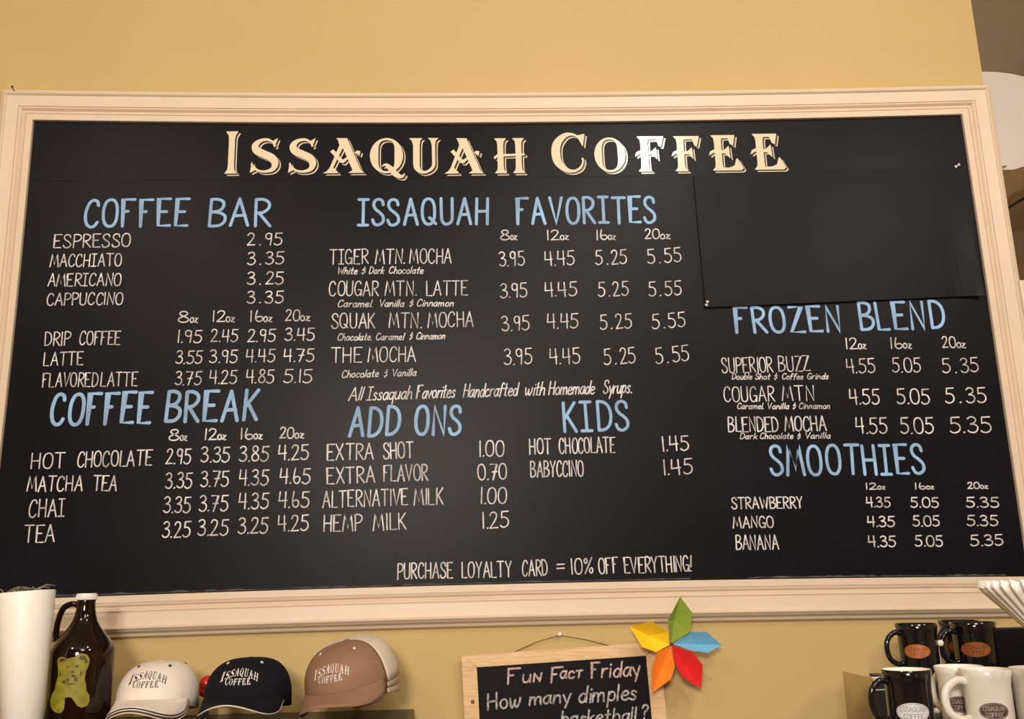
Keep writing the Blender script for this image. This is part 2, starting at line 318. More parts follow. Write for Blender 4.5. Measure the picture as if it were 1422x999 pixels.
# ---- single-stroke hand lettering.  '~' strokes are smoothed
def sm(*p): return ('~', list(p))
def ln(*p): return ('-', list(p))
O_ = sm((.25,1),(.10,.93),(.02,.72),(0,.48),(.03,.22),(.12,.05),(.25,0),(.38,.06),(.46,.25),(.48,.5),(.46,.76),(.38,.94),(.25,1))
FONT = {
 'A': (.50,[ln((0,0),(.25,1)),ln((.25,1),(.50,0)),ln((.09,.36),(.42,.38))]),
 'B': (.46,[ln((.03,0),(.03,1)),sm((.03,1),(.22,1),(.38,.9),(.38,.7),(.25,.56),(.03,.53)),sm((.03,.53),(.28,.5),(.45,.38),(.45,.17),(.30,.02),(.03,0))]),
 'C': (.44,[sm((.42,.80),(.38,.94),(.26,1),(.12,.92),(.03,.68),(0,.4),(.06,.12),(.2,0),(.34,.04),(.43,.18))]),
 'D': (.48,[ln((.03,0),(.03,1)),sm((.03,1),(.25,.97),(.42,.8),(.48,.5),(.42,.2),(.25,.03),(.03,0))]),
 'E': (.42,[ln((.42,1),(.02,1),(.02,0),(.42,0)),ln((.02,.52),(.3,.52))]),
 'F': (.42,[ln((.42,1),(.02,1),(.02,0)),ln((.02,.55),(.2,.56))]),
 'G': (.46,[sm((.42,.82),(.36,.95),(.24,1),(.1,.9),(.02,.65),(0,.38),(.07,.1),(.2,0),(.34,.06),(.42,.2)),ln((.25,.4),(.45,.4),(.44,0))]),
 'H': (.46,[ln((.02,0),(.02,1)),ln((.44,0),(.44,1)),ln((.02,.5),(.44,.5))]),
 'I': (.36,[ln((0,1),(.36,1)),ln((.18,1),(.18,0)),ln((0,0),(.36,0))]),
 '|': (.06,[ln((.03,1),(.03,0))]),
 'K': (.44,[ln((.03,0),(.03,1)),ln((.42,1),(.05,.45)),ln((.12,.56),(.44,0))]),
 'L': (.38,[ln((.02,1),(.02,0),(.38,0))]),
 'M': (.62,[ln((0,0),(.12,1),(.32,.18),(.50,1),(.62,0))]),
 'N': (.48,[ln((.02,0),(.04,1),(.44,0),(.46,1))]),
 'O': (.48,[O_]), '0': (.46,[O_]),
 'P': (.42,[ln((.03,0),(.03,1)),sm((.03,1),(.25,1),(.42,.88),(.42,.66),(.26,.5),(.03,.48))]),
 'Q': (.52,[O_,ln((.28,.26),(.52,.02))]),
 'R': (.44,[ln((.03,0),(.03,1)),sm((.03,1),(.24,1),(.40,.88),(.40,.68),(.25,.52),(.05,.48)),ln((.12,.5),(.45,0))]),
 'S': (.42,[sm((.40,.78),(.36,.94),(.22,1),(.08,.93),(.04,.76),(.12,.6),(.28,.47),(.40,.32),(.40,.12),(.24,0),(.08,.03),(0,.2))]),
 'T': (.50,[ln((0,1),(.50,1)),ln((.25,1),(.25,0))]),
 'U': (.46,[sm((.02,1),(.02,.5),(.04,.15),(.14,.01),(.30,.01),(.42,.15),(.44,.5),(.45,1))]),
 'V': (.48,[ln((0,1),(.24,0),(.48,1))]),
 'W': (.66,[ln((0,1),(.17,0),(.33,.8),(.48,0),(.66,1))]),
 'X': (.46,[ln((0,1),(.46,0)),ln((.44,1),(.02,0))]),
 'Y': (.44,[ln((0,1),(.22,.5),(.44,1)),ln((.22,.5),(.22,0))]),
 'Z': (.46,[ln((.02,1),(.44,1),(0,0),(.46,0))]),
 '1': (.08,[ln((.04,1),(.04,0))]),
 '2': (.42,[sm((.02,.8),(.08,.95),(.2,1),(.34,.92),(.36,.72),(.26,.45),(.12,.2),(0,0)),ln((0,0),(.42,.03))]),
 '3': (.42,[sm((.03,.88),(.14,.99),(.28,.98),(.37,.84),(.32,.66),(.14,.54)),sm((.14,.54),(.32,.5),(.42,.34),(.38,.12),(.24,0),(.08,.03),(0,.12))]),
 '4': (.46,[ln((.06,1),(.02,.42),(.46,.46)),ln((.38,1),(.38,0))]),
 '5': (.44,[ln((.44,1),(.10,.98),(.07,.6)),sm((.07,.6),(.22,.63),(.38,.52),(.43,.3),(.36,.1),(.2,0),(.06,.04),(0,.12))]),
 '6': (.36,[sm((.08,1),(.03,.6),(.02,.25),(.12,.02),(.26,.02),(.36,.18),(.34,.38),(.22,.46),(.08,.38),(.03,.22))]),
 '7': (.44,[ln((0,1),(.42,1),(.16,0)),ln((.12,.5),(.42,.52))]),
 '8': (.42,[sm((.36,.82),(.28,.98),(.14,.98),(.06,.82),(.12,.64),(.28,.48),(.40,.3),(.36,.08),(.2,0),(.05,.08),(.02,.3),(.14,.48),(.3,.64),(.36,.82))]),
 '9': (.38,[sm((.34,.78),(.28,.95),(.14,.98),(.03,.84),(.04,.62),(.16,.5),(.3,.58),(.35,.8)),ln((.35,.92),(.34,.5),(.3,0))]),
 ' ': (.0,[]), '.': (.04,[ln((.0,.0),(.04,.03))]),
 '=': (.46,[ln((0,.36),(.46,.38)),ln((0,.62),(.46,.64))]),
 '%': (.62,[ln((.56,1),(.08,0)),sm((.14,.95),(.04,.85),(.10,.66),(.22,.72),(.22,.9),(.14,.95)),sm((.48,.34),(.38,.2),(.46,.02),(.58,.08),(.58,.28),(.48,.34))]),
 '!': (.10,[ln((.08,1),(.04,.28)),ln((.02,.03),(.04,0))]),
 '?': (.42,[sm((.0,.82),(.1,1),(.3,1),(.4,.85),(.32,.64),(.16,.5),(.12,.3)),ln((.09,.06),(.1,.02))]),
 '&': (.40,[sm((.34,.66),(.14,.66),(.10,.52),(.26,.44),(.34,.3),(.24,.12),(.08,.12)),ln((.22,1),(.20,.78)),ln((.2,.12),(.18,-.1))]),
 'a': (.38,[sm((.34,.5),(.2,.56),(.06,.44),(0,.2),(.1,0),(.24,.06),(.34,.4)),sm((.36,.56),(.33,.2),(.38,.0))]),
 'b': (.36,[ln((.04,1),(.02,0)),sm((.03,.3),(.14,.54),(.3,.5),(.36,.25),(.26,.02),(.1,0),(.02,.14))]),
 'c': (.34,[sm((.32,.44),(.22,.56),(.08,.48),(0,.24),(.08,.03),(.22,0),(.34,.1))]),
 'd': (.38,[sm((.32,.44),(.18,.55),(.05,.42),(0,.2),(.1,0),(.24,.06),(.33,.35)),ln((.38,1),(.34,0))]),
 'e': (.34,[sm((.02,.28),(.2,.3),(.32,.4),(.24,.56),(.1,.52),(0,.28),(.06,.05),(.2,0),(.34,.1))]),
 'f': (.32,[sm((.34,.9),(.24,1),(.14,.85),(.1,.4),(.06,-.05)),ln((0,.55),(.3,.58))]),
 'h': (.36,[ln((.06,1),(.0,0)),sm((.03,.3),(.16,.54),(.3,.5),(.32,.25),(.34,0))]),
 'i': (.06,[ln((.05,.54),(.02,0)),ln((.07,.78),(.08,.82))]),
 'k': (.36,[ln((.06,1),(0,0)),ln((.32,.54),(.04,.24)),ln((.1,.3),(.34,0))]),
 'l': (.08,[ln((.08,1),(.02,0))]),
 'm': (.58,[ln((.03,.56),(0,0)),sm((.02,.3),(.12,.52),(.24,.5),(.27,.25),(.27,0)),sm((.28,.3),(.38,.53),(.52,.5),(.54,.25),(.56,0))]),
 'n': (.36,[ln((.04,.56),(0,0)),sm((.03,.3),(.16,.54),(.3,.5),(.32,.25),(.34,0))]),
 'o': (.36,[sm((.18,.56),(.05,.46),(0,.26),(.08,.04),(.2,0),(.33,.1),(.35,.34),(.28,.52),(.18,.56))]),
 'p': (.36,[ln((.05,.56),(0,-.38)),sm((.03,.3),(.16,.55),(.32,.48),(.34,.2),(.22,.02),(.04,.08))]),
 'q': (.38,[sm((.33,.44),(.18,.56),(.03,.44),(.0,.2),(.1,.02),(.24,.08),(.33,.3)),ln((.36,.56),(.32,-.38))]),
 'r': (.28,[ln((.03,.56),(0,0)),sm((.02,.3),(.12,.5),(.28,.54))]),
 's': (.30,[sm((.28,.46),(.2,.56),(.08,.5),(.08,.36),(.22,.24),(.24,.08),(.12,0),(0,.07))]),
 't': (.28,[ln((.16,.95),(.1,0),(.24,.02)),ln((0,.56),(.28,.6))]),
 'u': (.36,[sm((.02,.56),(.0,.2),(.08,.0),(.22,.04),(.32,.3)),ln((.34,.56),(.33,0))]),
 'v': (.34,[ln((0,.56),(.14,0),(.34,.58))]),
 'w': (.52,[sm((0,.56),(.06,.1),(.14,0),(.24,.3),(.26,.45)),sm((.26,.45),(.3,.05),(.4,.02),(.5,.3),(.52,.56))]),
 'y': (.36,[ln((.0,.56),(.16,.05)),ln((.36,.6),(.12,-.38))]),
 'z': (.30,[ln((.02,.5),(.28,.52),(0,.02),(.30,0))]),
 '\u00a7': (.38,[ln((.02,.62),(.02,0)),ln((.02,.6),(.3,.05)),ln((.3,0),(.34,.62))]),   # small capital n
 '\u00b6': (.38,[ln((0,.56),(.38,.6)),ln((.2,.58),(.16,0))]),                                  # small capital t
}
def smooth_pts(p, n=5):
    if len(p) < 3: return p
    out = []
    closed = p[0] == p[-1]
    for i in range(len(p)-1):
        p1, p2 = p[i], p[i+1]
        p0 = p[i-1] if i > 0 else (p[-2] if closed else p1)
        p3 = p[i+2] if i+2 < len(p) else (p[1] if closed else p2)
        for k in range(n):
            t = k/n; t2 = t*t; t3 = t2*t
            out.append(tuple(0.5*((2*p1[d])+(-p0[d]+p2[d])*t+(2*p0[d]-5*p1[d]+4*p2[d]-p3[d])*t2+(-p0[d]+3*p1[d]-3*p2[d]+p3[d])*t3) for d in (0, 1)))
    out.append(p[-1]); return out
GAP = 0.14
def text_width(s, gap=GAP):
    return sum(FONT[c][0] for c in s)+gap*(len(s)-1)
def word_strokes(s, width, h, gap=GAP, jit=0.02, slant=0.0, small_after=None):
    """polylines in a frame where the word runs 0..width and the capital height is h"""
    tw = text_width(s, gap); out = []; x = 0
    kx = width/tw
    for c in s:
        wd, st = FONT[c]
        jx, jy, js = random.uniform(-jit, jit), random.uniform(-jit, jit), random.uniform(-jit, jit)*1.5
        for kind, p in st:
            if kind == '~': p = smooth_pts(p)
            out.append([((x+q[0])*kx+(q[1]*(slant+js)+jx)*h, (q[1]+jy)*h) for q in p])
        x += wd+gap
    return out
def ribbon(g, pts, hw, place, z):
    """a flat painted line with round ends; place maps (a,b) to world, z is its lift"""
    P = [pts[0]]
    for p in pts[1:]:
        if math.hypot(p[0]-P[-1][0], p[1]-P[-1][1]) > 1e-6: P.append(p)
    if len(P) < 2: P.append((P[0][0]+hw*.3, P[0][1]))
    n = len(P); L = []; R = []
    for i, p in enumerate(P):
        a = P[max(i-1, 0)]; b = P[min(i+1, n-1)]
        t = Vector((b[0]-a[0], b[1]-a[1])); t = t.normalized() if t.length else Vector((1, 0))
        k = 1.0
        if 0 < i < n-1:
            t1 = Vector((p[0]-a[0], p[1]-a[1])).normalized(); c = max(abs(t1.dot(t)), 0.45); k = min(1/c, 1.7)
        nx, ny = -t.y*hw*k, t.x*hw*k
        L.append((p[0]+nx, p[1]+ny)); R.append((p[0]-nx, p[1]-ny))
    vs = [place(q[0], q[1], z) for q in L]+[place(q[0], q[1], z) for q in R]
    fs = [(n+i, n+i+1, i+1, i) for i in range(n-1)]
    g.add(vs, fs)
    for q_, (e, s) in enumerate(((P[0], P[1]), (P[-1], P[-2]))):
        d = math.atan2(e[1]-s[1], e[0]-s[0])
        arc = [(e[0]+hw*math.cos(d+a), e[1]+hw*math.sin(d+a)) for a in (-PI/2,-PI/4,0,PI/4,PI/2)]
        g.add([place(q[0], q[1], z+.000006*(q_+1)) for q in arc], [(0,1,2,3,4)])

def write(g, words, h, lw, slant=0.0, depth=BY+0.0004, gap=GAP, jit=0.02, ozh=None):
    """words: (text, px x0, px x1, px baseline y at x0, and at x1)"""
    zi = 0
    for wd in words:
        t, x0, x1, y0 = wd[:4]; y1 = wd[4] if len(wd) > 4 else y0
        hh = wd[5] if len(wd) > 5 else h
        A = at(x0, y0, -depth); B = at(x1, y1, -depth)
        lean = (at(x0, y0-hh, -depth)-A).length
        if t.endswith('oz'):
            parts = [(t[:-2], 0, 0.56, 1.0), ('oz', 0.62, 1.0, 0.9 if hh < 10 else 0.82)]
        else: parts = [(t, 0, 1, 1.0)]
        D = B-A; W = D.length; ux = D.normalized(); uz = Vector((-ux.z, 0, ux.x))
        for s, a, b, kk in parts:
            hp = lean*kk
            for st in word_strokes(s, W*(b-a), hp, gap, jit, slant):
                zi += 1
                ribbon(g, [(p[0]+W*a, p[1]) for p in st], lw/2*lean/hh, lambda u, v, z: A+ux*u+uz*v+Vector((0,-z,0)), 0.00002*(zi % 40))
def menu_line(name, m, *a, label=None, **k):
    for wd in a[0]:
        g = G(); write(g, [wd], *a[1:], **k)
        local(g, broot_loc).build('price_lettering' if wd[0][0].isdigit() and name == 'menu_lettering' else name, m, menu, label=label)

HW = 4.4
H1 = [
 ([('COFFEE',117.5,260,315,313.5),('BAR',289,375,314,313.5)],37,3.9,0),
 ([('ISSAQUAH',497,677,312.4,311),('FAVORITES',719,910,311,309)],35.5,3.9,0),
 ([('COFFEE',71,207,590,587,42),('BREAK',229,356,586,583,41)],42,4.9,.04),
 ([('ADD',485,553,606,604),('ONS',577,639,603.5,602.5)],39,4.6,.06),
 ([('KIDS',784,873,599,597)],40,4.2,0),
 ([('FROZEN',1023,1168,462.5,459.5,34.5),('BLEND',1195,1312,458.5,455.5,37)],38,4.1,-.02),
 ([('SMOOTHIES',1071,1284,660,658)],40,4.3,0)]
for a in H1: menu_line('heading_lettering', M['blue'], a[0], a[1], a[2], slant=a[3], gap=.19, label='pale blue hand-lettered heading')
L = 1.55
rows = [
 ([('ESPRESSO',74,180,344.5,342.5)],18),([('2 . 95',343.5,391.5,340.3)],16.5),
 ([('MACCHIATO',69,168,370.7,369.4)],17),([('3 . 35',343.5,393.5,367.7,367)],17),
 ([('AMERICANO',66.5,167.5,397.5,397)],17),([('3 . 25',343.5,393.5,394.8)],17),
 ([('CAPPUCC|NO',65,170,424.3,423)],16.5),([('3 . 35',343.5,393,421)],16.5),
 ([('8oz',247,274,448),('12oz',295,325.5,447),('16oz',347.5,377.5,446.8),('20oz',396.5,430,445.6)],15),
 ([('DR|P',62,97,480,479.5),('COFFEE',110,166,479,478.5)],18.5),
 ([('1.95',246.5,280,476),('2.45',293,329.4,474.8),('2.95',344,381.5,474.5),('3.45',395.6,436.5,473)],17),
 ([('LATTE',60.5,114.5,508,507)],18),
 ([('3.55',244,280,505),('3.95',291,329.4,504),('4.45',341.8,380.8,503),('4.75',394,436,502.5)],17.5),
 ([('FLAVORED',58.5,135,537.7,536.8),('LATTE',139.5,190,536.5,536)],19),
 ([('3.75',243,279,534.7),('4.25',290.5,328.5,533),('4.85',341.5,380,532),('5.15',393.5,433,531.6)],18.3),
 ([('8oz',234,259.4,612),('12oz',284,313.4,610.7),('16oz',334,363.6,610),('20oz',389,421.5,608.8)],15),
 ([('HOT',43,89,651,650),('CHOCOLATE',107,210,649,646.5)],21),
 ([('2.95',230.5,264.5,644),('3.35',279,318.5,642),('3.85',332,372.5,640.5),('4.25',386.5,428.5,639.5,638)],20.5),
 ([('MATCHA',37,113.5,682.8,682),('TEA',129,161.5,681.5)],20.5),
 ([('3.35',230,266,678),('3.75',278.5,317,676),('4.35',331.5,372,674),('4.65',388,430,671.8)],21),
 ([('CHAI',40,88.5,718.7,717.6)],24),
 ([('3.35',227,264,712),('3.75',276.5,316,710),('4.35',331.5,372,707),('4.65',386.5,428.5,704.8)],21.5),
 ([('TEA',33.5,75,753.7,752.5)],23.5),
 ([('3.25',225.5,263,746.5),('3.25',275,316,744),('3.25',331,371.5,741),('4.25',386.5,428,738.3,737)],21.5),
 ([('8oz',695,717.6,333),('12oz',760,789.4,333),('16oz',828.5,854.5,333),('20oz',896,930.6,331.8)],13.5),
 ([('TIGER',457.5,511,366.7,366.3),('MTN.',521,562,366.2),('MOCHA',569,626.5,366,365.6)],20),
 ([('3.95',694,728.5,369.8,368),('4.45',757,798,369,367.8),('5 . 25',828,870.5,368,366.5),('5 . 55',900.5,946.5,366.5,363.5)],19.5),
 ([('COUGAR',457.5,525.5,411,410.7),('MTN.',534.5,578,410.6),('LATTE',592,649,410.4,410)],20),
 ([('3.95',694.8,732.5,414,412.5),('4.45',757,801,412,411),('5 . 25',831,872.5,411.5,410.5),('5 . 55',901.5,946,411.5,409.5)],19.5),
 ([('SQUAK',460.5,520.5,456,455.4),('MTN.',540,585,455.3),('MOCHA',594.5,657,454.6,453.5)],20.5),
 ([('3.95',698,735.5,460,458),('4.45',760,803,456.5,455.5),('5 . 25',834,877.5,457.5,455.5),('5 . 55',906,952,456.7,453.7)],20),
 ([('THE',460,502,503.8,503.5),('MOCHA',511,577,503,502.3)],20.5),
 ([('3.95',700.5,739,506.8,505.5),('4.45',764,805.5,506.5,504.5),('5 . 25',839.5,883,506.8,503.5),('5 . 55',911.5,957.5,505,501)],21.5),
 ([('EXTRA',454,518.5,639.5,638),('SHOT',532.5,574,637.5,635.7)],22),([('1.00',666,699,634.3,633.5)],21.5),
 ([('EXTRA',454,520,672,670),('FLAVOR',532.5,594,669,667)],22),([('0.70',664.5,703,666.8,665.5)],21.5),
 ([('ALTERNAT|VE',448,566,705,701.5),('M|LK',575,615,701.5,700.5)],22.5),([('1.00',668,702.5,699.5)],22),
 ([('HEMP',449,502.5,738.6,737.5),('M|LK',518.5,564,737,735)],22.5),([('1.25',670.5,706.5,734,732.5)],22),
 ([('HOT',736,765,631,630.2),('CHOCOLATE',777.5,853.5,630,628.5)],21),([('1.45',920.5,956.5,626.6,625.5)],20),
 ([('BABYCC|NO',737,810,662.7,661.5)],21.5),([('1.45',922,962,660,658)],21),
 ([('PURCHASE',551.5,628.5,804.7,802.8),('LOYALTY',641.5,710,803,801.3),('CARD',726,760.5,800,799),('=',773.8,784,798),('10%',794,823.5,798,796.5),('OFF',832.5,858.5,797,796),('EVERYTH|NG!',867.5,961,796.5,793.7)],21.5),
 ([('12oz',1175,1203,484.5),('16oz',1237,1265.7,484),('20oz',1309.5,1341,483)],15),
 ([('SUPER|OR',1003,1073.5,518,516.5),('BUZZ',1081.5,1125.5,516,515)],20.5),
 ([('4.55',1176.5,1216,518.6,517.5),('5.05',1240,1279,517),('5 . 35',1309.5,1359.5,518,516.5)],19.5),
 ([('COUGAR',1006.5,1075.5,558.3,557.3),('MTN',1087,1131,557,556)],20.5),
 ([('4.55',1181,1222,561.5),('5.05',1246.5,1291.5,561),('5 . 35',1314,1370,560,559)],20.5),
 ([('BLENDED',1011.5,1081,599.8,599.3),('MOCHA',1090,1147.5,599,598.5)],20),
 ([('4.55',1189.5,1232,602),('5.05',1251.5,1297,602),('5.35',1320,1377.5,601.5,600.5)],21.5),
 ([('STRAWBERRY',1016.5,1114.5,707,705.7)],15.5),
 ([('4.35',1203.5,1236,704.6),('5.05',1265.5,1303.5,705),('5.35',1342.5,1387.5,704.8)],13.5),
 ([('MANGO',1018.5,1074,733.5,732.5)],15.5),
 ([('4.35',1205,1242.5,731.6),('5.05',1268.5,1304.5,731),('5.35',1343.5,1386,730.3)],14),
 ([('BANANA',1022,1081,763.5,763)],19.5),
 ([('4.35',1206.5,1244,759.5),('5.05',1271.5,1309.5,758.8),('5.35',1348.5,1393.5,758.6,757)],14.5),
]
for wds, h in rows: menu_line('menu_lettering', M['chalk'], wds, h, L+(0.3 if wds[0][3] > 560 else 0))
menu_line('menu_lettering', M['chalk'], [('12oz',1203,1229,679.8),('16oz',1271,1296.5,679.5),('20oz',1344.5,1372,678.7)], 8.5, 1.6)
subs = [
 ([('White',468,495.5,380.8),('&',501,507.5,380.5),('Dark',512.5,532.5,380.3),('Chocolate',540,587,380)],9.5),
 ([('Caramel.',469,517,426.3),('Vanilla',526,560.5,426),('&',567.5,573.5,425.5),('Cinnamon',579,629,425.5)],9.5),
 ([('Chocolate.',468.5,515.5,473,472.5),('Caramel',522,560,472.2),('&',567.8,572.3,471.5),('Cinnamon',578,617.5,471.5,471)],9.5),
 ([('Chocolate',474.5,525,524.7,523.5),('&',532,537.6,523.5),('Vanilla',544,577.5,523,522)],10),
 ([('Double',1016.5,1044,527),('Shot',1048.5,1069,527),('&',1074,1079,527),('Coffee',1086,1115,527),('Grinds',1121,1150,526.5)],8),
 ([('Caramel.',1024,1060,568),('Vanilla',1065.5,1095,568),('&',1100,1105,568),('Cinnamon',1109.5,1152,567.8)],8),
 ([('Dark',1027.5,1051,609.7),('Chocolate',1055.5,1101,609.5),('&',1106.5,1112,609.5),('Vanilla',1118,1152.5,609)],8)]
for wds, h in subs: menu_line('flavour_lettering', M['chalk'], wds, h, 1.25, slant=0.22)
menu_line('note_lettering', M['chalk'], [('All',484,502.5,556.5,556),('Issaquah',509,571.5,556,554),('Favorites',578,631.5,553.8,552),('Handcrafted',643,718,552,549.5),('with',729,756,549.3,548.5),('Homemade',762,825,548.5,547),('Syrups.',837.5,876.5,546.8,545.5)], 18, 1.7, slant=0.2, gap=.1)

# ---- the shop name in slab-serif capitals with an offset outline
def vr(pts, ws):   # variable-width ribbon as polygons
    n = len(pts); L = []; R = []
    for i, p in enumerate(pts):
        a = pts[max(i-1, 0)]; b = pts[min(i+1, n-1)]
        t = Vector((b[0]-a[0], b[1]-a[1])).normalized(); h = ws[i]/2
        L.append((p[0]-t.y*h, p[1]+t.x*h)); R.append((p[0]+t.y*h, p[1]-t.x*h))
    return [[R[i], R[i+1], L[i+1], L[i]] for i in range(n-1)]
def smv(pts):      # (x, y, width) control points, smoothed
    xy = smooth_pts([(p[0], p[1]) for p in pts], 6); wv = smooth_pts([(p[2], 0) for p in pts], 6)
    if len(wv) < len(xy): wv = wv+[wv[-1]]*(len(xy)-len(wv))
    return vr(xy, [q[0] for q in wv])
def stem(x, w, y0=0, y1=1, sf=.085, sh=.06):  # bracketed stem with flared slab serifs
    l, r = x-w/2, x+w/2
    return [[(l-sf,y0),(r+sf,y0),(r+sf*.75,y0+sh*.6),(r+.015,y0+sh*1.5),(r,y0+.2),(r,y1-.2),(r+.015,y1-sh*1.5),(r+sf*.75,y1-sh*.6),(r+sf,y1),(l-sf,y1),(l-sf*.75,y1-sh*.6),(l-.015,y1-sh*1.5),(l,y1-.2),(l,y0+.2),(l-.015,y0+sh*1.5),(l-sf*.75,y0+sh*.6)]]
def ringp(cx, cy, rx, ry, thick, thin, n=40):
    out = []
    def io(a):
        wd = thin+(thick-thin)*abs(math.cos(a))**1.4
        return (cx+rx*math.cos(a), cy+ry*math.sin(a)), (cx+(rx-wd)*math.cos(a), cy+(ry-thin)*math.sin(a))
    for i in range(n):
        o1, i1 = io(2*PI*i/n); o2, i2 = io(2*PI*(i+1)/n)
        out.append([o1, o2, i2, i1])
    return out
SER = {}
SER['I'] = (.42, stem(.21, .165))
SER['S'] = (.78, smv([(.66,.76,.03),(.60,.86,.05),(.46,.955,.07),(.27,.93,.10),(.14,.80,.17),(.18,.64,.21),(.38,.53,.21),(.58,.42,.21),(.66,.26,.18),(.60,.10,.12),(.42,.035,.07),(.24,.06,.06),(.10,.18,.04),(.04,.26,.03)])
            + [[(.56,.90),(.63,.72),(.72,1.0)], [(.02,.0),(.16,.08),(.06,.32)]])
SER['A'] = (.98, [[(.44,1),(.56,1),(.90,.07),(.98,0),(.60,0),(.70,.08),(.44,.78)],
                  [(.44,1),(.50,.82),(.24,.16),(.34,.05),(.36,0),(0,0),(.10,.07),(.16,.16),(.38,.80),(.34,.95),(.30,1)],
                  [(.16,.62),(.24,.68),(.46,.38),(.74,.58),(.86,.50),(.88,.62),(.80,.64),(.48,.28),(.40,.30)]])
SER['Q'] = (.86, ringp(.41, .5, .41, .5, .21, .06) + smv([(.30,.20,.03),(.40,.24,.08),(.52,.12,.14),(.64,-.03,.14),(.78,-.10,.09),(.86,-.02,.03)]))
SER['U'] = (.86, [[(.0,1),(.40,1),(.33,.93),(.31,.8),(.31,.26),(.12,.26),(.12,.8),(.08,.93)],
                  [(.54,1),(.86,1),(.78,.92),(.76,.8),(.76,.26),(.67,.26),(.66,.8),(.62,.93)]]
            + smv([(.215,.30,.19),(.235,.16,.17),(.34,.05,.10),(.48,.035,.07),(.62,.10,.08),(.70,.20,.09),(.715,.30,.09)]))
SER['H'] = (.92, stem(.22,.17)+stem(.74,.17)+[[(.02,.46),(.12,.54),(.92,.56),(.92,.50),(.14,.47),(.05,.40)]])
SER['C'] = (.80, smv([(.76,.72,.03),(.68,.86,.05),(.52,.95,.06),(.33,.92,.12),(.15,.74,.19),(.10,.5,.21),(.15,.26,.19),(.33,.08,.12),(.52,.04,.06),(.68,.12,.05),(.75,.26,.04),(.74,.36,.05)])
            + [[(.62,.92),(.76,.64),(.82,.96)]])
SER['O'] = (.82, ringp(.41, .5, .41, .5, .2, .055))
SER['F'] = (.80, stem(.26,.19)+[[(.30,1),(.80,1),(.72,.70),(.66,.72),(.60,.91),(.30,.91)],[(.0,.42),(.04,.54),(.16,.60),(.30,.57),(.46,.57),(.58,.68),(.60,.34),(.48,.48),(.30,.49),(.12,.50)]])
SER['E'] = (.92, stem(.26,.19)+[[(.30,1),(.74,1),(.68,.70),(.60,.74),(.54,.91),(.30,.91)],[(.0,.42),(.04,.54),(.16,.60),(.30,.57),(.42,.57),(.56,.70),(.58,.34),(.44,.48),(.30,.49),(.12,.50)],
                 [(.30,0),(.86,0),(.92,.06),(.78,.33),(.74,.33),(.68,.14),(.54,.08),(.30,.08)]])
def serif_glyph(g, ch, A, ux, uz, W, H, z, sx=0, sz=0):
    gw, polys = SER[ch]
    for k, poly in enumerate(polys):
        pts = [A+ux*(sx+p[0]/gw*W)+uz*(sz+p[1]*H)+Vector((0,-z-.000006*k,0)) for p in poly]
        if len(pts) == 4: g.add(pts, [(0,1,2,3)])
        elif len(pts) == 3: g.add(pts, [(0,1,2)])
        else: g.add(pts, [tuple(t) for t in tessellate_polygon([pts])])
TITLE = [('I',309.5,331,241.5,58.5),('S',346,388,240.5,48),('S',399,440.5,240.5,48),('A',448.5,506,241,48.5),('Q',513.5,562,241.3,49),('U',568,609.5,241.3,49),
         ('A',617,672,241.5,49),('H',685,729.5,241,48.5),('C',767,813,240.5,56),('O',826.5,869.5,239.5,48),('F',883,924,238.5,48.5),('F',934,974,238.2,48.5),('E',986,1033,237.3,49),('E',1044,1092,236,49.5)]
TD = BY+0.0012+0.0004
for ch, x0, x1, yb, hp in TITLE:
    A = at(x0, yb, -TD); B = at(x1, yb-(x1-x0)*0.012, -TD); T = at(x0, yb-hp, -TD)
    ux = (B-A).normalized(); W = (B-A).length; uz = Vector((-ux.z, 0, ux.x)); H = (T-A).length
    px = H/hp
    base = G(); serif_glyph(base, ch, A, ux, uz, W, H, 0.0, 3.1*px, -2.9*px)
    bo = local(base, broot_loc).build('letter_outline', M['title'], menu)
    mid = G(); serif_glyph(mid, ch, A, ux, uz, W, H, 0.0005, 1.9*px, -1.8*px)
    local(mid, broot_loc).build('letter_shadow', M['blackvinyl'], menu, label='black gap beside the cream letter')
    top = G(); serif_glyph(top, ch, A, ux, uz, W, H, 0.0010)
    local(top, broot_loc).build('title_letter', M['title'], menu, label='cream serif title letter %s' % ch)
# chalk scuffs along the lower edge and below the title
g = G()
for a, b, th in ((75,300,2.2),(300,560,1.6),(560,960,1.6),(1040,1220,2.0),(1220,1400,1.6)):
    n = 24; vs = []
    for k in range(n+1):
        x = a+(b-a)*k/n; s = (at(x, 815, -BY).x+BW/2)/BW
        z0 = BZ+bow(s, BOWB)+0.002
        t = th/600*(0.4+random.random()); vs += [(at(x,815,-BY).x,-BY-0.0003,z0+random.random()*.001),(at(x,815,-BY).x,-BY-0.0003,z0+t+.001)]
    g.add(vs, [(2*k,2*k+2,2*k+3,2*k+1) for k in range(n)])
local(g, broot_loc).build('chalk_scuff', M['dust'], menu)

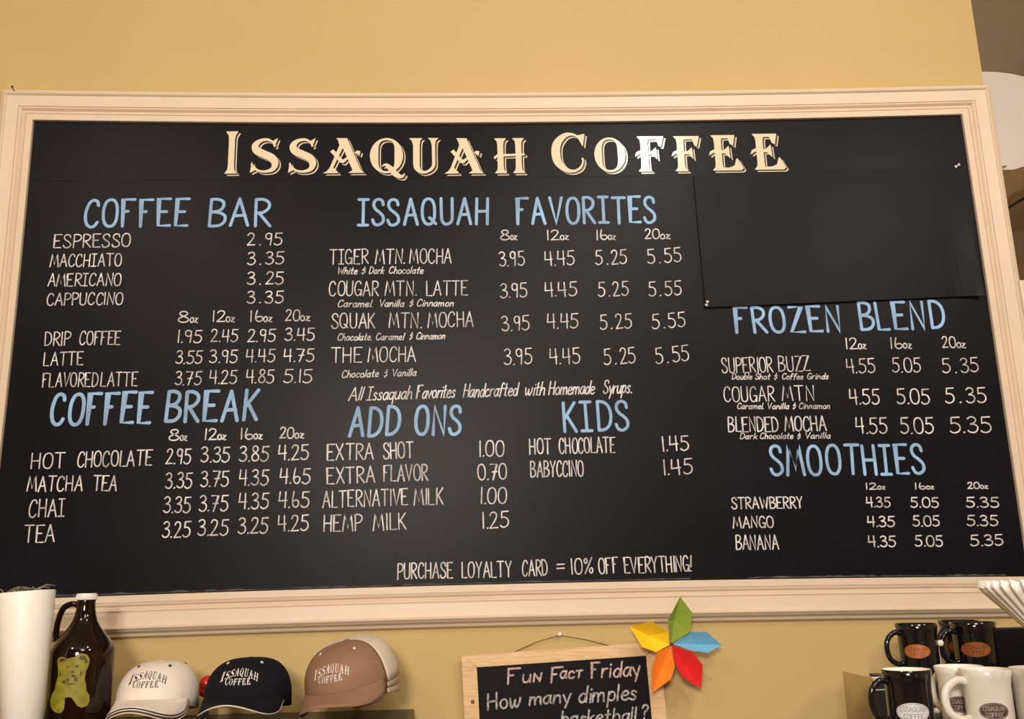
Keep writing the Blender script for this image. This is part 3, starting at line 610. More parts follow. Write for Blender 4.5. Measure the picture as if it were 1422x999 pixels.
# ------------------------------------------------------------------ black card pinned over the upper right of the board
d0, d1 = BY+0.0025, BY+0.0045
loc = at(1170, 330, -d0)
def sheetP(u, v):
    top = (963+(1334-963)*u, 243+(232-243)*u); bot = (980+(1367-980)*u, 427+(410.5-427)*u)
    px = top[0]+(bot[0]-top[0])*v; py = top[1]+(bot[1]-top[1])*v
    lift = 0.0015*v**3+0.0007*math.sin(u*5)*v*v + 0.011*max(0, (u-.9)*10)**2*v*v
    return at(px, py, -(d1+lift+0.0008))
g = G(); g.grid(lambda u, v: sheetP(u, v), 40, 16, sm=False)
sh = local(g, loc).build('card_sheet', M['sheet'], None, solid=0.0010); sh.location = loc
tag(sh, 'plain black card sheet pinned over the upper right part of the menu board', 'card')
def pushpin(px, py, depth, label, tilt=(0, 0, 1), m='pin', r=0.0042):
    loc = at(px, py, -depth)
    e = empty('pushpin', loc, label, 'pushpin', 'pushpins')
    G().lathe([(0,0),(r,0),(r,.0012),(r*.55,.0024),(r*.5,.008),(r*.85,.0095),(r*.85,.0115),(0,.0118)], 14).build('pin_head', M[m], e)
    G().tube([(0,0,0),(0,0,-0.008)], 0.0006, 6).build('pin_needle', M['steel'], e)
    e.rotation_euler = Vector(tilt).to_track_quat('Z', 'Y').to_euler()
    return e
pushpin(1327, 232, d1+0.002, 'small white pushpin at the top right corner of the black card', (0.5, -0.7, 0.25))
pushpin(981, 424, d1+0.004, 'small white pushpin at the bottom left corner of the black card', (0.1, -0.75, 0.6))

# nail above the frame's top left corner
p = at(21, 132, -0.012); q = at(17, 121, -0.03)
e = empty('nail', p, 'small dark nail sticking out above the top left corner of the frame', 'nail')
g = G(); g.tube([p+Vector((0,.014,-.006)), q], 0.0011, 8); local(g, p).build('shank', M['dark'], e)
g = G(); dd = (q-p).normalized(); g.tube([q, q+dd*0.002], 0.0032, 12); local(g, p).build('nail_head', M['dark'], e)

# ------------------------------------------------------------------ shelf with the caps and the growler
SZ = at(575, 985, 0).z
SX1 = at(575, 985, 0).x
SH = empty('wall_shelf', (-1.0, 0, SZ), 'black wall shelf carrying the caps and the amber jug', 'shelf')
g = G().box((-1.75,-0.335,SZ-0.03),(SX1,0.0,SZ)); local(g, (-1.0,0,SZ)).build('shelf_board', M['shelf'], SH, bevel=0.002)
for bx in (-1.5, -0.95, -0.4):
    g = G().box((bx,-0.28,SZ-0.05),(bx+0.025,0,SZ-0.0305)).box((bx,-0.03,SZ-0.25),(bx+0.025,0,SZ-0.05))
    local(g, (-1.0,0,SZ)).build('bracket', M['dark'], SH)

# growler
gy = -0.200
gx = at(115, 900, gy).x
gtop = at(121.5, 824, gy).z
GL = (gx, gy, SZ)
gh = gtop-SZ; GR = 0.0610
gr = empty('glass_jug', GL, 'dark amber glass jug with white screw lid and a yellow dog print', 'jug')
k = gh/0.285
prof = [(0,0.001),(0.055,0.0),(0.061,0.004),(GR,0.014),(GR,0.150*k),(0.0603,0.162*k),(0.0582,0.171*k),(0.0540,0.180*k),(0.0475,0.190*k),(0.0390,0.201*k),(0.0305,0.213*k),(0.0240,0.225*k),(0.0205,0.238*k),(0.0183,0.252*k),(0.0176,0.266*k),(0.0176,0.278*k),(0.016,0.279*k),(0,0.279*k)]
G().lathe(prof, 64).build('jug_body', M['amber'], gr)
g = G(); zt = gh
g.lathe([(0,zt-.001),(0.0185,zt-.0005),(0.0200,zt-.003),(0.0200,zt-.0125),(0.019,zt-.0135),(0.019,zt-.0135)], 60)
for i in range(60):
    a = 2*PI*i/60; g.box((0.0199*math.cos(a)-.0004,0.0199*math.sin(a)-.0004,zt-.0125),(0.0199*math.cos(a)+.0004,0.0199*math.sin(a)+.0004,zt-.004))
g.build('screw_lid', M['lid'], gr)
hp = smooth_pts([(-.016,.260*k),(-.030,.262*k),(-.045,.253*k),(-.0530,.228*k),(-.0555,.205*k),(-.054,.188*k),(-.048,.180*k)], 6)
G().tube([(p[0], 0, p[1]) for p in hp], [0.0060]*len(hp), 12).build('jug_handle', M['amber'], gr)
def on_cyl(px, py, cx, cy, R):
    d = ray(px, py); ox, oy = EYE.x-cx, EYE.y-cy
    a = d.x*d.x+d.y*d.y; b = 2*(ox*d.x+oy*d.y); c = ox*ox+oy*oy-R*R
    t = (-b-math.sqrt(max(b*b-4*a*c, 0)))/(2*a); return EYE+d*t
def inside(x, y, poly):
    r = False; n = len(poly)
    for i in range(n):
        x1, y1 = poly[i]; x2, y2 = poly[i-1]
        if (y1 > y) != (y2 > y) and x < (x2-x1)*(y-y1)/(y2-y1)+x1: r = not r
    return r
def print_fill(g, poly, R, step=0.55):
    poly = [(60+a/9.167, 890+b/9.167) for a, b in poly]
    xs = [p[0] for p in poly]; ys = [p[1] for p in poly]
    y = min(ys)
    while y < max(ys):
        x = min(xs)
        while x < max(xs):
            if inside(x+step/2, y+step/2, poly):
                g.add([on_cyl(*q, gx, gy, R) for q in ((x,y+step),(x+step,y+step),(x+step,y),(x,y))], [(0,1,2,3)])
            x += step
        y += step
DOG = [(178,262),(188,228),(222,208),(268,212),(300,232),(340,222),(400,212),(428,182),(488,162),(556,176),(594,236),(578,320),(548,380),(530,480),(545,560),(550,640),(590,700),(585,780),(560,830),(490,855),(430,830),(400,780),(365,730),(320,720),(275,732),(275,790),(265,870),(235,920),(180,925),(125,895),(90,830),(88,760),(108,690),(148,625),(160,545),(185,470),(190,400),(185,310)]
g = G(); print_fill(g, DOG, GR+0.0003); local(g, GL).build('dog_print', M['print'], gr, label='yellow print of a shaggy dog')
def blob(cx, cy, rx, ry, n=14, j=.18): return [(cx+rx*math.cos(2*PI*i/n)*(1+random.uniform(-j, j)), cy+ry*math.sin(2*PI*i/n)*(1+random.uniform(-j, j))) for i in range(n)]
g = G()
for b in ((240,250,42,24),(503,222,48,30),(312,338,18,14),(430,328,26,17),(372,400,26,18),(385,450,30,16),(262,525,30,24),(312,505,20,24),(415,495,26,34),(345,552,60,10),(185,885,14,10),(548,262,14,26),(215,420,8,40),(480,420,10,40)):
    print_fill(g, blob(*b), GR+0.0006, 0.6)
local(g, GL).build('print_detail', M['printd'], gr, label='dark ears, eyes and muzzle of the dog')

# tall white vase with dry grass at the left edge
vy = -0.285
tl, tr_ = at(-3, 823, vy), at(75, 821.5, vy)
R1 = (tr_-tl).length/2*0.985; top = (tl+tr_)/2
bl, br_ = at(4, 999, vy), at(58, 999, vy)
sl = ((br_-bl).length/2-R1)/(top.z-bl.z)
ax = ((bl+br_)/2-top); ax = ax/ax.z*-1
hv = top.z-SZ
vb = Vector((top.x+ax.x*hv*1.0, vy, SZ))
tilt = math.atan2(top.x-vb.x, hv)
R0 = R1+sl*hv
va = empty('tall_vase', (vb.x, vy, SZ+0.002), 'tall white tapered vase at the left end of the shelf with dry stems poking out', 'vase', rot=(0, tilt, 0))
hv2 = hv/math.cos(tilt)-0.002
G().lathe([(0,0.001),(R0-.003,0),(R0,.003),(R1,hv2-.002),(R1-.001,hv2),(R1-.004,hv2-.001),(R0-.005,.02),(0,.02)], 64).build('vase_body', M['vase'], va)
for i in range(16):
    a = random.uniform(0, 2*PI); r = random.uniform(0.2, .85)*R1
    p0 = Vector((r*math.cos(a), r*math.sin(a), hv2*.9)); b = random.uniform(0, 2*PI); ln_ = random.uniform(.012, .035)
    hh = random.uniform(.001, .012)
    pts = [p0, Vector((p0.x, p0.y, hv2+hh*.5)), Vector((p0.x+ln_*math.cos(b)*.5, p0.y+ln_*.5*math.sin(b), hv2+hh)), Vector((p0.x+ln_*math.cos(b), p0.y+ln_*math.sin(b), hv2+hh*.7))]
    G().tube(pts, [.0012,.0016,.0016,.0008], 6).build('dry_stem', M['grass'], va)

# ------------------------------------------------------------------ caps
def crownP(th, ph, a, b, H, s=1.0, z0=0.0):
    c = max(math.cos(ph), 0)**0.64; si = math.sin(ph)
    front = max(0, math.cos(th))
    H2 = H
    seam = 1.0-0.012*math.exp(-((((th/(PI/3)+.5) % 1)-.5)/.035)**2)*(1 if ph < 1.45 else 0)
    r = c*seam*s
    lean = 0.010*si*si
    return Vector((a*r*math.sin(th), -b*r*math.cos(th)*(1.0+.02*front)+lean, z0+H2*si*s))
def make_cap(name, loc, rot, label, group, mc, mb, mtrim, mthread, meye, z0=0.022, a=0.083, b=0.098, H=0.115, logo=True, back=None, brim_len=0.072, droop=3.6, trim_r=0.0014, s=1.0, logo_w=0.078, logo_zc=.47, trims=1, btn=None, brim_up=0.0, cat='cap', back_z=.02):
    e = empty(name, loc, label, cat, group, rot=rot)
    a *= s; b *= s; H *= s
    zbk = back_z
    def part(th0, th1, m, nm):
        g = G(); n = int(72*(th1-th0)/(2*PI))
        def P(u, v):
            ph = v*PI/2; zz = z0
            p = crownP(th0+(th1-th0)*u, ph, a, b, H, 1.0, z0)
            if v == 0:  # the sweatband edge comes down at the back
                th = th0+(th1-th0)*u; p.z = z0-(z0-zbk)*(0.5-0.5*math.cos(th))**.8
            return p
        g.grid(P, n, 20); return g.build(nm, m, e, solid=0.0014)
    if back:
        part(-1.25, 1.25, mc, 'front_panel'); part(1.25, 2*PI-1.25, back, 'back_panel')
    else:
        part(-PI, PI, mc, 'crown')
    top = crownP(0, PI/2, a, b, H, 1.0, z0)
    G().ball((top.x, top.y, top.z-.0005), 0.007, 12, 6, (1,1,.4)).build('top_button', btn or mc, e)
    for th in (-PI/6-.18, PI/6+.18, -PI/2-.5, PI/2+.5):
        p = crownP(th, 1.10, a, b, H, 1.02, z0)
        nrm = Vector((math.sin(th)*.6, -math.cos(th)*.6, .8)).normalized()
        g = G(); g.tube([p-nrm*.0005, p+nrm*.0010], 0.0032, 10); g.build('eyelet', meye, e)
    # brim
    U0 = 1.16
    def B(u, v, dz=0.0):
        t = (u*2-1); th = t*U0
        ix, iy = a*math.sin(th)*.995, -b*math.cos(th)*1.0
        ext = brim_len*(max(1-abs(t)**2.6, 0))**.62
        ox = ix*(1+.02*v); oy = iy-ext*v
        x = ix+(ox-ix)*v+0.006*t*v*(1-abs(t)); y = oy
        base = z0+.004
        return Vector((x, y, base - droop*x*x*(0.12+.88*v*(ext/brim_len)**.5) + 0.012*v*brim_up - 0.006*v + dz))
    g = G(); g.grid(lambda u, v: B(u, v, .0015), 40, 10); g.build('brim', mb, e, solid=0.0022)
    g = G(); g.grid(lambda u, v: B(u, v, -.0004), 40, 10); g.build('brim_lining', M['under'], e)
    for q in range(trims):
        g = G(); g.tube([B(i/60, 1.0+.012*q, .0010-.0026*q) for i in range(61)], trim_r, 8); g.build('brim_trim', mtrim if q % 2 == 0 else mc, e)
    # seam between crown and brim
    if logo:
        g = G(); R = a*.96
        def place(u, v, z):
            th = u/(R*0.98); zz = v
            si = min(max(zz/H, 0), .97); ph = math.asin(si)
            return crownP(th, ph, a, b, H, 1.0, z0)+Vector((math.sin(th), -math.cos(th), .35))*(0.0012+z)
        def arc_word(wd, w_, hgt, zc, bend, lw):
            n = len(wd); cw = w_/n
            for i, ch in enumerate(wd):
                gw, polys = SER[ch]
                u0 = -w_/2+cw*i; sc_ = hgt
                big = 1.25 if i == 0 else 1.0
                um = u0+cw/2; zoff = zc-bend*(um/(w_/2))**2; sl_ = -2*bend*um/(w_/2)**2
                for poly in polys:
                    pts = []
                    for p in poly:
                        x = (p[0]/gw)*cw*.86; y = p[1]*hgt*big
                        pts.append(place(u0+x-(y)*sl_*.35, zoff+y+sl_*(x-cw/2), 0))
                    if len(pts) <= 4: g.add(pts, [tuple(range(len(pts)))])
                    else: g.add(pts, [tuple(t) for t in tessellate_polygon([[Vector((p[0], p[1], 0)) for p in poly]])])
        arc_word('ISSAQUAH', logo_w, .0135*s, H*logo_zc+.010, .0125, .0009)
        arc_word('COFFEE', logo_w*.66, .0115*s, H*logo_zc-.006, .000, .0009)
        g.build('embroidery', mthread, e, label='embroidered shop name')
    return e
cy_ = -0.17
def capspot(px, py): p = at(px, py, cy_); return p.x
c1x, c2x, c3x = capspot(220, 960), capspot(345, 960), capspot(478, 950)
zh = lambda px, py: at(px, py, cy_).z
make_cap('baseball_cap', (c1x, cy_, SZ+.001), (0, 0, .0), 'off-white baseball cap with dark lettering beside the amber jug', 'caps on the shelf', M['capw'], M['capw'], M['thrd_d'], M['thrd_d'], M['thrd_d'], z0=.052, H=zh(215,920)-SZ-.052, a=.0775, b=.088, trims=4, trim_r=.0011, droop=6.6)
make_cap('baseball_cap', (c2x, cy_, SZ+.001), (0, 0, -.02), 'black baseball cap with white lettering and white brim piping', 'caps on the shelf', M['capb'], M['capb'], M['thrd_w'], M['thrd_w'], M['thrd_w'], z0=.052, H=zh(345,915)-SZ-.052, a=.085, b=.092, droop=6.0)
labs = ['bottom brown and cream baseball cap of the nested stack', 'middle brown and cream baseball cap of the nested stack', 'top brown and cream baseball cap of the nested stack, lettering showing']
from mathutils import Euler
pv = at(462, 967, -.262)
for i in range(3):
    ro = (.03+.10*i, -.15, -.28)
    zz0 = .03
    lc = pv+Vector((0, .003*(2-i), .0045*(i-2)))-Euler(ro).to_matrix() @ Vector((0, -.104, zz0))
    make_cap('baseball_cap', lc, ro, labs[i], 'caps on the shelf', M['capn'], M['capn'], M['capn'], M['thrd_w'], M['thrd_w'], H=(.058, .067, .076)[i], z0=zz0, back_z=.012, back=M['capc'], logo=(i == 2), a=(.088, .0905, .093)[i], b=(.100, .1035, .107)[i], droop=4.8, brim_len=.060, logo_zc=.42)

# red bauble behind the caps
p = at(288, 951, -0.085)
e = empty('bauble', (p.x, -0.085, SZ), 'shiny red bauble peeking out between the white and black caps', 'bauble')
zb = at(284, 950, -0.085).z-SZ
G().ball((0,0,zb), 0.017, 20, 12).ball((-.006,.0,zb-.014),.013,16,10).build('bauble_ball', M['red'], e)
G().lathe([(0,0),(.010,0),(.010,.004),(.006,.008),(.005,zb-.018),(0,zb-.018)], 20).build('bauble_stand', M['shelf'], e)

# ------------------------------------------------------------------ small framed chalkboard hung on a pin
dy = -0.014
TL, TR_, BLp = at(641, 911, dy), at(914.5, 892.5, dy), at(648, 999, dy)
ux = (TR_-TL).normalized(); uz = Vector((-ux.z, 0, ux.x)); Wd = (TR_-TL).length; Hd = Wd*1.28
loc = TL
sb = empty('small_chalkboard', loc, 'small chalkboard in a pale wooden frame hanging from a pin below the menu', 'chalkboard')
def PT(u, v, d): return TL+ux*u-uz*v+Vector((0, -d, 0))
fw = (at(661, 926, dy)-at(641, 926.5, dy)).length; ft = fw*0.80
def bar(pts, d0=0.0, d1=0.009):
    g = G(); g.prism([PT(u, v, d1) for u, v in pts], (0, d1-d0+.0, 0)); return local(g, loc)
bar([(0,0),(fw,ft),(Wd-fw,ft),(Wd,0)]).build('frame_rail', M['wood'], sb, bevel=.0015)
bar([(0,0),(0,Hd),(fw,Hd-ft),(fw,ft)]).build('frame_rail', M['wood'], sb, bevel=.0015)
bar([(Wd,0),(Wd-fw,ft),(Wd-fw,Hd-ft),(Wd,Hd)]).build('frame_rail', M['wood'], sb, bevel=.0015)
bar([(0,Hd),(Wd,Hd),(Wd-fw,Hd-ft),(fw,Hd-ft)]).build('frame_rail', M['wood'], sb, bevel=.0015)
bar([(fw*.8,ft*.8),(fw*.8,Hd-ft*.8),(Wd-fw*.8,Hd-ft*.8),(Wd-fw*.8,ft*.8)], -0.006, 0.0065).build('slate_panel', M['slate'], sb)
g = G(); q = at(656.5, 975, dy-.0092); g.tube([q+Vector((0,.002,0)), q+Vector((0,-.0004,0))], .0045, 12); local(g, loc).build('wood_knot', M['knot'], sb)
sd = -dy+.0069
def chalk_line(words, h, lw, m, slant=.12):
    for wd in words:
        g = G(); write(g, [wd], h, lw, slant=slant, depth=sd, jit=.035, gap=.12); local(g, loc).build('chalk_lettering', m, sb)
chalk_line([('F',704,721,950,949,21),('u\u00a7',726,752,947.5,946.5,18),('F',765,780,948.5,947.5,21),('ac\u00b6',778,808,942.5,941.5,17),('Friday',821,889,942.5,937.5,21)], 22, 2.7, M['pinkchalk'])
chalk_line([('H',677,690,987,985,22),('ow',695,722,985,982,22),('many',735,792,980,975,19),('dimples',804,884,976,972,22)], 22, 2.7, M['softchalk'])
chalk_line([('basketball',779,884,1006,1000,17),('?',893,901,998,997,18)], 16, 2.6, M['softchalk'])
# hanging wire with its pin
pp = at(776, 882.5, -0.010)
g = G(); g.tube([at(714,906,-.010), at(745,892,-.009), pp, at(812,888.5,-.009), at(850,898,-.010)], 0.0009, 6); local(g, loc).build('hanging_wire', M['wire'], sb)
pushpin(776.5, 882, 0.006, 'white pushpin holding the wire of the small chalkboard', (0.1, -1, 0.15), r=.0046)

# ------------------------------------------------------------------ folded paper flower
fy = -0.060
ctr = at(932.5, 895, fy)
fl = empty('paper_flower', ctr, 'five-petalled folded paper flower at the corner of the small chalkboard', 'paper flower')
PET = [('p_green', (932,894), [(927.5,862),(944.5,829),(961,851),(959,878)], 1, .012, 'green petal'),
       ('p_blue', (934.5,894.5), [(957.5,878),(981,877.7),(1002.5,896.5),(983,907),(960,904)], 2, .006, 'blue petal'),
       ('p_red', (933.5,897), [(962,906),(976,924),(973.6,957),(947.7,941),(937,921)], 2, .010, 'red petal'),
       ('p_orange', (932,897), [(937,927),(931.7,944),(906,962),(905.5,928),(912.5,906)], 2, .008, 'orange petal'),
       ('p_yellow', (930,896), [(911,906),(891.5,899),(874.5,870.6),(904,863),(928,877.7)], 2, .012, 'yellow petal')]
for mn, b, pts, ti, d, lb in PET:
    B0 = at(*b, fy-.004); tip = at(*pts[ti], fy-.006)
    bulge = [at(*p, fy-(.012 if k % 2 else .006)-d*0.6) if k != ti else tip for k, p in enumerate(pts)]
    mid = (B0+tip)/2+Vector((0, d*1.3, 0))
    ring = [B0]+bulge
    n = len(ring); vs = ring+[mid]
    fs = [(i, (i+1) % n, n) for i in range(n)]
    g = G().add(vs, fs); local(g, ctr).build('petal', M[mn], fl, solid=.0006, label=lb)
g = G(); g.ball(at(932.5, 895, fy-.006), .0036, 12, 8); local(g, ctr).build('centre_bead', M['purple'], fl)
g = G(); g.tube([ctr+Vector((0,.004,0)), Vector((ctr.x-.015, -.027, ctr.z-.012))], .0016, 8); local(g, ctr).build('flower_stem', M['wire'], fl)

# ------------------------------------------------------------------ mugs on the tiered stand
def mug_z(px, py, y): return at(px, py, y)
def make_mug(loc, R, H, mb, mi, ml, mt, label, group, hang=PI, lab_w=.05, lab_h=.026, lab_z=.5, lab_a=0.0, flare=.0035, hs=1.0, ht=.0052):
    e = empty('coffee_mug', loc, label, 'mug', group)
    r = R-flare
    prof = [(0,.004),(r*.80,.0035),(r*.86,0),(r*.93,.002),(r*.97,.010),(r,.025),(r,H*.72),(r+flare*.35,H*.86),(R,H-.001),(R-.0012,H)]
    G().lathe(prof, 56).build('mug_body', mb, e)
    G().lathe([(R-.0012,H),(R-.003,H-.001),(r-.0035,H*.8),(r-.0035,.03),(r*.8,.010),(0,.009)], 56).build('mug_inside', mi, e)
    pts = smooth_pts([(r-.001,H*.80),(r+.012*hs,H*.83),(r+.028*hs,H*.70),(r+.032*hs,H*.5),(r+.026*hs,H*.30),(r+.010*hs,H*.20),(r-.001,H*.22)], 6)
    ca, sa = math.cos(hang), math.sin(hang)
    G().tube([(p[0]*ca, p[0]*sa, p[1]) for p in pts], ht, 12).build('mug_handle', mb, e)
    # oval label facing the viewer, wrapped on the body
    cdir = math.atan2(EYE.y-loc[1], EYE.x-loc[0])+lab_a
    def wrap(u, v, z=0): 
        a = cdir+u/r; zz = H*lab_z+v; rr = r+.0004+z
        if zz > H*.72: rr += flare*.35*(zz-H*.72)/(H*.14)
        return Vector((rr*math.cos(a), rr*math.sin(a), zz))
    g = G(); n = 32; K = 8
    def LP(uu, vv):
        x = (uu*2-1)*lab_w/2; hh = math.sqrt(max(1-(2*x/lab_w)**2, 0))*lab_h/2
        return wrap(x, (vv*2-1)*hh)
    g.grid(LP, n, K); lo = g.build('mug_label', ml, e, label='oval label')
    g = G()
    for wd, zc, ww, hh in (('ISSAQUAH', lab_h*.04, lab_w*.74, lab_h*.26), ('COFFEE', -lab_h*.33, lab_w*.56, lab_h*.24)):
        for st in word_strokes(wd, ww, hh, jit=0):
            ribbon(g, [(q[0]-ww/2, q[1]+zc) for q in st], .0005, lambda u, v, z: wrap(u, v, .0003+z), 0)
    pts = [(lab_w*.46*math.cos(t*PI/24), lab_h*.44*math.sin(t*PI/24)) for t in range(49)]
    ribbon(g, pts, .0004, lambda u, v, z: wrap(u, v, .0003), 0)
    ribbon(g, [(-lab_w*.3, -lab_h*.03), (lab_w*.3, -lab_h*.03)], .0006, lambda u, v, z: wrap(u, v, .0003), 0)
    g.build('label_print', mt, e)
    return e
yB, yF = -0.24, -0.53           # depth of the back and the front row
pb = at(1271.5, 866, yB); T2 = pb.z-.097
pf = at(1258, 929.5, yF); T1 = pf.z-.100
RB = (at(1299, 866, yB)-at(1243.5, 866, yB)).length/2; RF = (at(1291, 929, yF)-at(1225, 929, yF)).length/2
gp = 'mugs on the tiered stand'
make_mug((pb.x, yB, T2), RB, .097, M['mugb'], M['mugb'], M['lab_o'], M['lab_od'], 'black mug with copper oval label at the left of the back row', gp, hang=PI+.15, lab_w=.052, lab_h=.0265, lab_z=.46, lab_a=-.10)
p2 = at(1350, 864.5, yB); RB2 = (at(1379,865,yB)-at(1320,865,yB)).length/2
make_mug((p2.x, yB, T2), RB2, .097, M['mugb'], M['mugb'], M['lab_o'], M['lab_od'], 'black mug with whole copper label next to the black carton', gp, hang=PI+.1, lab_w=.058, lab_h=.0285, lab_z=.47, lab_a=0)
p3 = at(1331, 866, yB+.10)
make_mug((p3.x, yB+.10, T2), RB, .097, M['mugb'], M['mugb'], M['lab_o'], M['lab_od'], 'black mug half hidden behind another in the back row', gp, hang=PI+.5, lab_w=.05, lab_h=.027, lab_z=.46)
make_mug((pf.x, yF, T1), RF, .100, M['mugb'], M['mugw'], M['lab_w'], M['lab_g'], 'black mug with silvery white oval label in the front row', gp, hang=PI+.12, lab_w=.0555, lab_h=.030, lab_z=.34, lab_a=.11, flare=.004)
wm = [(1331,1.0,-.475,PI/2+.3,'white mug at the left end of the white mugs, partly hidden'),(1367,0,-.56,PI+.05,'white mug with dark oval label and handle in front of its neighbour'),(1437,0,-.56,PI/2,'white mug cut off by the right edge of the picture')]
for i, (px, _, yy, hg, lb) in enumerate(wm):
    p = at(px, 928, yy); Rw = .0415
    make_mug((p.x, yy, T1), Rw, .100 if yy < -.5 else .0985, M['mugw'], M['mugw'], M['lab_b'], M['lab_c'], lb, gp, hang=hg, lab_w=.047, lab_h=.0265, lab_z=.36 if i else .38, lab_a=(-.10 if i == 0 else .18), flare=.0045, hs=(1.2 if i == 1 else 1), ht=(.0068 if i == 1 else .0055))
# black carton
a = at(1381, 875, yB-.03); b = at(1470, 873, yB-.03)
g = G().box((a.x,yB-.03,T2),(b.x,yB+.04,a.z)); c = Vector((a.x,yB,T2)); cb = local(g, c).build('carton', M['box'], None, bevel=.001); cb.location = c
g = G().box((a.x+.002,yB-.028,a.z),(b.x-.002,yB+.038,a.z+.0008)); local(g, c).build('carton_lid', M['box'], cb)
tag(cb, 'plain black carton at the right end of the back row of mugs', 'carton')
# tiered stand
fr = at(1210, 938, yB-.055)
st = empty('tiered_stand', (fr.x, yB, T1), 'black and smoked acrylic tiered display stand under the mugs', 'stand')
SO = (fr.x, yB, T1)
CT = T1-.085      # cabinet top
ztop = T2-.001; yfr = yB-.055
g = G().box((fr.x+.035,yfr,ztop-.006),(fr.x+.13,yB+.045,ztop)).box((fr.x+.1301,yfr,ztop-.006),(1.35,yB+.17,ztop)); local(g, SO).build('upper_tier', M['shelf'], st)
g = G().box((fr.x+.002,yfr,CT+.012),(fr.x+.028,yfr+.006,ztop-.006)).box((fr.x+.05,yfr,CT+.012),(1.35,yfr+.006,ztop-.006)); local(g, SO).build('riser_panel', M['shelf'], st)
g = G().box((fr.x,yfr-.002,ztop),(fr.x+.03,yfr+.004,ztop+.0016)); local(g, SO).build('edge_strip', M['lid'], st)  # white strip paints the light caught by the riser's top edge
zz = at(1216, 958.5, yfr).z
g = G().box((fr.x+.002,yfr-.002,zz-.0006),(fr.x+.05,yfr,zz+.0008)); local(g, SO).build('edge_strip', M['lid'], st)
dk = ray(1170, 933); yk = EYE.y+(fr.x-EYE.x)*dk.y/dk.x; zk = at(1170, 933, yk).z
g = G().prism([(fr.x,yfr,CT+.012),(fr.x,yk,CT+.012),(fr.x,yk,zk),(fr.x,yfr,ztop)], (.002,0,0)); local(g, SO).build('side_panel', M['acrylic'], st)
g = G().box((fr.x-.005,-.68,CT),(1.35,yB+.17,CT+.0115)); local(g, SO).build('base_plate', M['shelf'], st)
g = G().box((fr.x+.03,-.66,CT+.0115),(1.35,yfr-.01,T1-.001)); local(g, SO).build('lower_tier', M['shelf'], st)
for (px, py) in ((1293, 946.5), (1299, 988), (1304.5, 893.5)):
    q = at(px, py, yfr-.004 if py > 930 else yB-.02)
    g = G(); 
    g.tube([q+Vector((0,.02,0)), q+Vector((0,.001,0)), q+Vector((0,-.001,0)), q+Vector((0,-.006,0)), q+Vector((0,-.009,0))], [.004,.004,.0065,.0065,.004], 14)
    if py < 930: g.tube([q+Vector((0,.01,0)), Vector((q.x,q.y+.01,ztop))], .003, 8)
    local(g, SO).build('peg', M['mugw'], st)
cab_loc = (1.1, -.45, 0)
cab = empty('back_bar_cabinet', cab_loc, 'dark cabinet below the mug stand, under the lower edge of the picture', 'cabinet')
g = G().box((.55,-.90,0),(1.7,-.002,CT-.03)); local(g, cab_loc).build('cabinet_body', M['shelf'], cab)
g = G().box((.53,-.92,CT-.03),(1.72,-.001,CT-.0005)); local(g, cab_loc).build('cabinet_top', M['shelf'], cab)
for x0 in (.57, 1.14):
    g = G().box((x0,-.915,.1),(x0+.54,-.90,CT-.06)); d = local(g, cab_loc).build('door', M['shelf'], cab)
    g = G().tube([(x0+.5 if x0 < 1 else x0+.04,-.93,.75),(x0+.5 if x0 < 1 else x0+.04,-.93,.95)], .006, 8); local(g, cab_loc).build('handle', M['steel'], d)

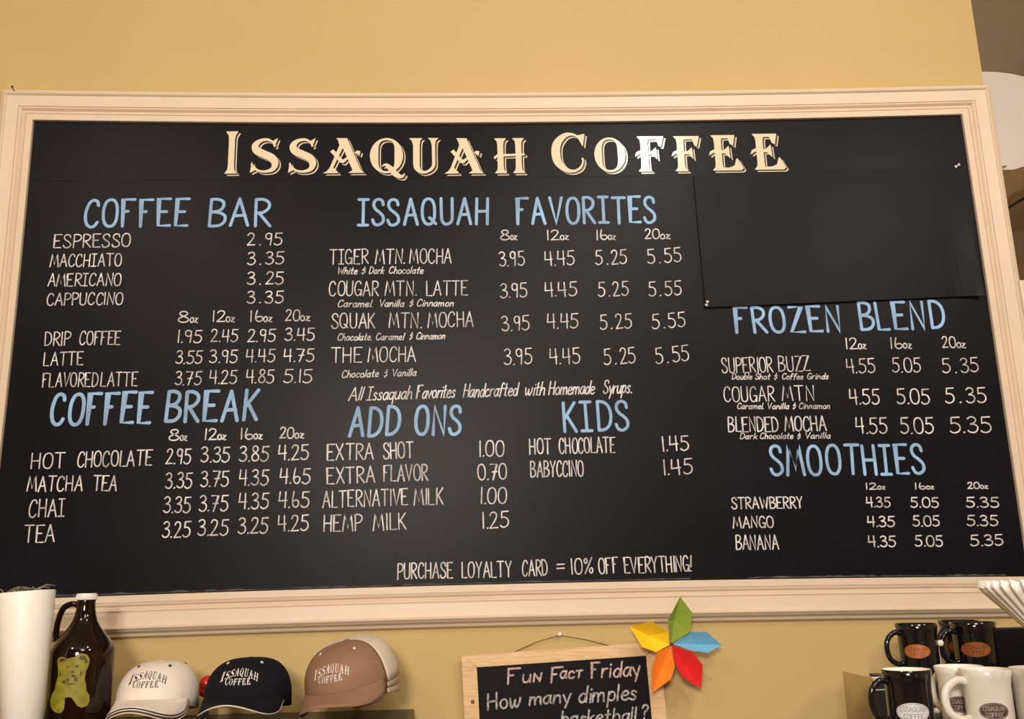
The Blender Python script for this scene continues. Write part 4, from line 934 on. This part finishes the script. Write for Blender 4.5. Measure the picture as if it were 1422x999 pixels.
# ------------------------------------------------------------------ fluted paper filters on a canister, right edge
fyy = -0.80
lp = at(1372, 815, fyy); fc = Vector((lp.x+.106, fyy, lp.z))
zb = lp.z-.075
fs_ = []
for i in range(3):
    z0 = i*.0035
    e = empty('coffee_filter', (fc.x, fyy, zb+z0), ['outermost fluted white paper coffee filter of the nested stack', 'middle fluted white paper coffee filter of the nested stack', 'innermost fluted white paper coffee filter of the nested stack'][i], 'coffee filter', 'nested coffee filters')
    N = 40
    def FP(u, v):
        a = 2*PI*u; r = (.040+(.106-.040)*v)-i*.0016
        fl_ = .0055*v*math.cos(a*N+i*.7)
        return ((r+fl_)*math.cos(a), (r+fl_)*math.sin(a), .075*v+(.0022*math.cos(a*N+i*.7) if v > .9 else 0)*v)
    g = G(); g.grid(FP, N*8, 8); g.build('fluted_wall', M['paper'], e, solid=.0003)
    G().lathe([(0,0),(.0400-i*.0016,.0)], 40).build('filter_base', M['paper'], e)
e = empty('canister', (fc.x, fyy, CT), 'steel canister carrying the paper coffee filters', 'canister')
hc = zb-CT-.001
G().lathe([(0,0),(.037,0),(.038,.002),(.038,hc-.02),(.036,hc-.018)], 40).build('canister_body', M['steel'], e)
G().lathe([(.0385,hc-.022),(.039,hc-.003),(.037,hc),(0,hc)], 40).build('canister_lid', M['steel'], e)

# ------------------------------------------------------------------ beyond the wall end
uy = 0.75
pts = [(1340,104),(1367,101),(1385,101.5),(1405,104),(1422,108),(1445,116),(1470,128),(1480,215),(1450,222),(1422,229.5),(1407,234),(1387,234.5),(1355,236)]
P3 = [at(x, y, uy) for x, y in reversed(pts)]
c = at(1410, 170, uy)
hu = empty('white_housing', c, 'large white rounded housing high up beyond the right end of the wall', 'housing')
g = G().prism(P3, (0, .45, 0)); local(g, c).build('housing_shell', M['white_unit'], hu, bevel=.006)
P4 = [at(x, y, uy) for x, y in ((1350,180),(1350,240),(1395,233),(1389,188),(1384,176))]
g = G().prism([p+Vector((0,-.02,0)) for p in P4], (0,.02,0)); local(g, c).build('side_flange', M['white_unit'], hu)
hz = P3[4].z+.45
g = G().tube([Vector((xw-.10,.1405,c.z+.02)), Vector((P3[-2].x-.01,uy+.3,c.z+.02))], .015, 10); local(g, c).build('wall_arm', M['white_unit'], hu)
r0, r1 = at(1378, 266, 1.35), at(1470, 212, 1.35)
bt = empty('ceiling_track', (r0+r1)/2, 'dark sloping rail below the white housing at the right edge', 'rail')
for k, (off, rr, mm) in enumerate(((0, .016, 'dark'), (-.055, .012, 'far'), (-.10, .006, 'dark'))):
    g = G().tube([r0+Vector((0,.02*k,off)), r1+Vector((0,.02*k,off))], rr, 10); local(g, (r0+r1)/2).build('rail_bar', M[mm], bt)
q = (r0+r1)/2
g = G().tube([r1, Vector((r1.x,r1.y,CEIL-.001))], .01, 8); local(g, q).build('drop_rod', M['dark'], bt)
